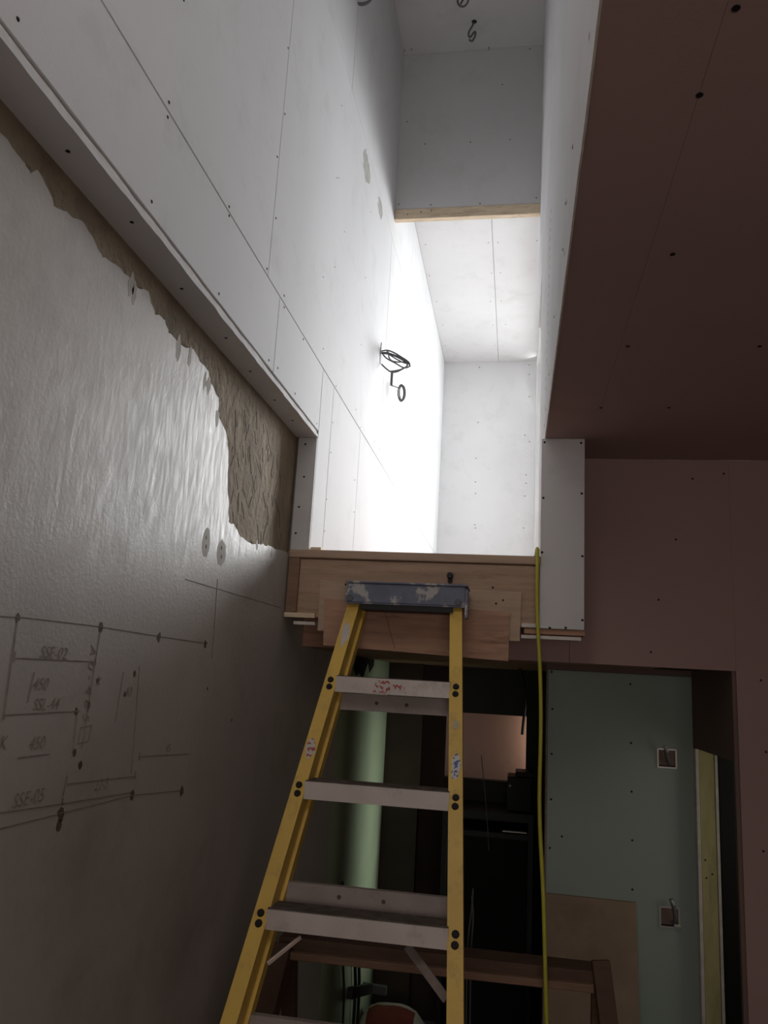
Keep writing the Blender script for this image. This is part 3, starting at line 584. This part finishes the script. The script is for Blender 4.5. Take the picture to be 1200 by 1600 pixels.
# ---------------------------------------------------------------- switch boxes in the green wall
def back_box(px_, py_, lab, stub, end):
    c = at(px_, py_, 1, YT); b_ = empty('switch_box', (c.x, YT, c.z-0.04), lab, 'switch box', 'recessed switch boxes in the green wall')
    for s in (-1, 1):
        box('frame', c.x-0.040, c.x+0.040, YT-0.0045, YT, c.z+s*0.038-0.003, c.z+s*0.038+0.003, M['steel'], b_)
        box('frame', c.x+s*0.038-0.003, c.x+s*0.038+0.003, YT-0.0045, YT, c.z-0.0345, c.z+0.0345, M['steel'], b_)
    box('back_plate', c.x-0.035, c.x+0.035, YT-0.0012, YT-0.0002, c.z-0.035, c.z+0.035, M['brownwall'], b_)
    box('lip_shade', c.x-0.034, c.x+0.034, YT-0.002, YT-0.0013, c.z-0.035, c.z-0.028, M['black'], b_)  # black strip draws the shade inside the recess
    tube('cable', [Vector((c.x+0.012, YT-0.003, c.z-0.02))] + [at(a, b, 1, YT-0.02) for a, b in stub], 0.008, M['cable'], b_)
    tube('cable_end', [at(a, b, 1, YT-0.03) for a, b in end], 0.0065, M['cablel'], b_)
    return b_
back_box(1042, 1185, 'upper square switch box with a cable stub, in the green wall', ((1044,1190),(1042,1180),(1040,1172)), ((1043,1175),(1041,1169),(1039,1166)))
bb = back_box(1046, 1433, 'lower square switch box with a looped cable, in the green wall', ((1057,1440),(1055,1425),(1051,1412),(1049,1405)), ((1053,1414),(1051,1410),(1049,1406)))
tube('cable_end', [at(1054,1447,1,YT-0.03), at(1058,1448,1,YT-0.035), at(1062,1446,1,YT-0.03)], 0.008, M['cablel'], bb)

# ---------------------------------------------------------------- chipboard sheet leaning on the green wall
bm = bmesh.new()
a, b = at(850, 1396, 1, YT-0.022), at(994, 1411, 1, YT-0.022)
add_hexa(bm, [(a.x,YT-0.16,FL),(b.x+0.004,YT-0.16,FL),(b.x+0.004,YT-0.142,FL),(a.x,YT-0.142,FL),(a.x,YT-0.022,a.z),(b.x,YT-0.022,b.z),(b.x,YT-0.004,b.z),(a.x,YT-0.004,a.z)])
tag(mesh_obj('chipboard_sheet', bm, M['chip']), 'brown chipboard sheet leaning on the dark green wall', 'board')

# ---------------------------------------------------------------- timber trestle behind the ladder
YS = 2.72
tr = empty('timber_trestle', (-0.2, YS, FL), 'dark timber trestle standing behind the ladder, its post to the right', 'trestle')
a0, b0 = P(440, 1466, YS), P(928, 1517, YS); a0.z = -0.868; b0.z = -0.856
bar('top_rail', (a0.x, YS+0.02, -0.858), (b0.x, YS+0.02, b0.z), 0.045, 0.10, M['dkwood'], tr, (0,0,1), 0.002)
bar('lit_front_strip', (a0.x+0.02, YS-0.042, -0.882), (b0.x-0.005, YS-0.042, b0.z-0.018), 0.022, 0.024, M['trwood'], tr, (0,0,1), 0.002)  # lighter strip: light on the rail's front face put into its colour
t1 = P(938, 1500, YS-0.03); 
bar('leg', t1, Vector((t1.x+0.16, YS-0.36, FL)), 0.052, 0.045, M['dkwood'], tr, (1,0,0), 0.002)
bar('leg', Vector((t1.x+0.005, YS+0.05, t1.z-0.06)), Vector((t1.x+0.02, YS+0.42, FL)), 0.045, 0.045, M['trwood'], tr, (1,0,0), 0.002)
t2 = Vector((-0.72, YS-0.03, -0.86))
bar('leg', t2, Vector((-0.775, YS-0.95, FL+0.02)), 0.075, 0.05, M['dkwood'], tr, (1,0,0.2), 0.002)
bar('leg', Vector((-0.72, YS+0.07, -0.88)), Vector((-0.74, YS+0.45, FL)), 0.045, 0.045, M['dkwood'], tr, (1,0,0), 0.002)

# ---------------------------------------------------------------- bits in the dark passage
bgx = P(612, 1590, 4.92)
bag = empty('plaster_sack', (bgx.x, 4.92, FL), 'white and red paper sack in the dark passage, at the bottom edge', 'sack')
bm = bmesh.new(); bmesh.ops.create_cube(bm, size=1); bmesh.ops.subdivide_edges(bm, edges=bm.edges[:], cuts=7, use_grid_fill=True)
top = P(612, 1572, 4.92).z; hgt = top-FL
for v in bm.verts:
    x, y, zz = v.co; k = (1-(2*abs(x))**4*0.25)*(1-(2*abs(y))**4*0.3)
    v.co = Vector((bgx.x + x*0.43*(1-(2*abs(zz))**4*0.18), 4.92 + y*0.30*(1-(2*abs(zz))**4*0.2), FL+E + (zz+0.5)*hgt*k + 0.006*noise.noise(Vector((x*9, y*9, zz*9)))))
mesh_obj('sack_body', bm, M['bag'], bag, True)
src = bpy.data.meshes['sack_body']; bm = bmesh.new(); bm.from_mesh(src); bm.normal_update()
kill = [f for f in bm.faces if not (abs(f.calc_center_median().x-bgx.x) < 0.15 and (f.normal.y < -0.5 or (f.normal.z > 0.5 and f.calc_center_median().y < 4.92)) and f.calc_center_median().z > 0.1)]
bmesh.ops.delete(bm, geom=kill, context='FACES')
for v in bm.verts: v.co += v.normal*0.003
me = bpy.data.meshes.new('printed_panel'); bm.to_mesh(me); bm.free(); me.materials.append(M['red'])
tag(link(bpy.data.objects.new('printed_panel', me), bag), 'red printed panel')
# grey timber offcut and pipe bracket at the foot of the green wall
oc = empty('dark_bracket', tuple(P(548, 1548, 4.9)), 'dark bracket with a grey offcut across the green wall, low down', 'bracket')
a = at(533, 1550, 0, XW+0.03); b = at(566, 1543, 0, XW+0.03)
bar('clamp', a+Vector((0.045,0,0)), b+Vector((0.045,0,0)), 0.05, 0.03, M['black'], oc, (0,0,1), 0.004)
bar('grey_offcut', P(566, 1542, b.y), P(604, 1548, b.y), 0.045, 0.03, M['cable'], oc, (0,0,1), 0.003)
for nm, lab, x, m, r in (('thin_pipe', 'thin green pipe running down the green wall', 540, M['darkpeel'], 0.006), ('black_cable', 'left black cable hanging against the green wall', 559, M['black'], 0.009), ('black_cable', 'right black cable hanging against the green wall', 565, M['black'], 0.009)):
    p = at(x, 1500, 0, XW+0.05); g = [Vector((XW+0.012, p.y, p.z+0.35)), Vector((XW+0.02, p.y, p.z+0.1)), at(x-1, 1540, 0, XW+0.02), at(x-6 if x > 550 else x-3, 1575, 0, XW+0.02)]
    g.append(Vector((XW+0.02, g[-1].y+0.03, FL+0.02)))
    tag(tube(nm, g, r, m), lab, 'cable' if 'cable' in nm else 'pipe')
# loose cables by the ladder's right rail and near the opening
def loose(lab, pts_, y, r, m): tag(tube('loose_cable', [P(a, b, y) for a, b in pts_], r, m), lab, 'cable')
loose('dark cable dangling over the passage opening with a stripped end', ((808,1036),(815,1050),(821,1075),(821,1105),(818,1125),(816,1148)), 5.1, 0.009, M['black'])
loose('thin wire hanging in the dark below the passage opening', ((752,1180),(757,1230),(762,1280),(764,1330)), 4.6, 0.0025, M['cable'])
loose('grey cable running down just right of the ladder rail', ((739,1388),(738,1420),(732,1450),(729,1500),(728,1640)), 2.95, 0.003, M['cable'])
loose('second grey cable beside the first, right of the ladder rail', ((737,1400),(741,1430),(736,1465),(735,1510),(734,1640)), 2.95, 0.003, M['cable'])
# dark tool case standing on a shelf in front of the opening
sh = empty('dark_shelf', tuple(P(780, 1305, 5.2)), 'black shelf in the passage, a thin pale strip as the glint on its front', 'shelf')
a = P(700, 1262, 5.2); b = P(826, 1262, 5.2)
box('shelf_board', a.x, b.x, 5.18, 5.59, a.z-0.05, a.z, M['black'], sh, 0.002)
c = P(785, 1298, 5.15); e = P(823, 1299, 5.15); box('glint_strip', c.x, e.x, 5.15, 5.18, c.z-0.006, c.z, M['steel'], sh)  # pale steel strip put in as the glint along the shelf
box('side_panel', b.x, b.x+0.03, 5.18, 5.59, FL, a.z, M['black'], sh); box('side_panel', a.x-0.03, a.x, 5.18, 5.59, FL, a.z, M['black'], sh)
box('shelf_board', a.x, b.x, 5.18, 5.59, c.z-0.05, c.z-0.02, M['black'], sh)
tc_ = empty('tool_case', tuple(P(812, 1260, 5.3)), 'black tool case on the shelf under the lit opening', 'tool case')
c0 = P(793, 1212, 5.3); c1 = P(832, 1212, 5.3)
box('body', c0.x, c1.x, 5.26, 5.5, a.z+0.001, c0.z, M['black'], tc_, 0.006)
box('lid', c0.x+0.05, c1.x+0.005, 5.27, 5.49, c0.z, c0.z+0.03, M['black'], tc_, 0.004)
q = P(797, 1228, 5.255); disc('clasp', (q.x, 5.257, q.z), 0.008, 0.008, (0,-1,0), M['cablel'], tc_)
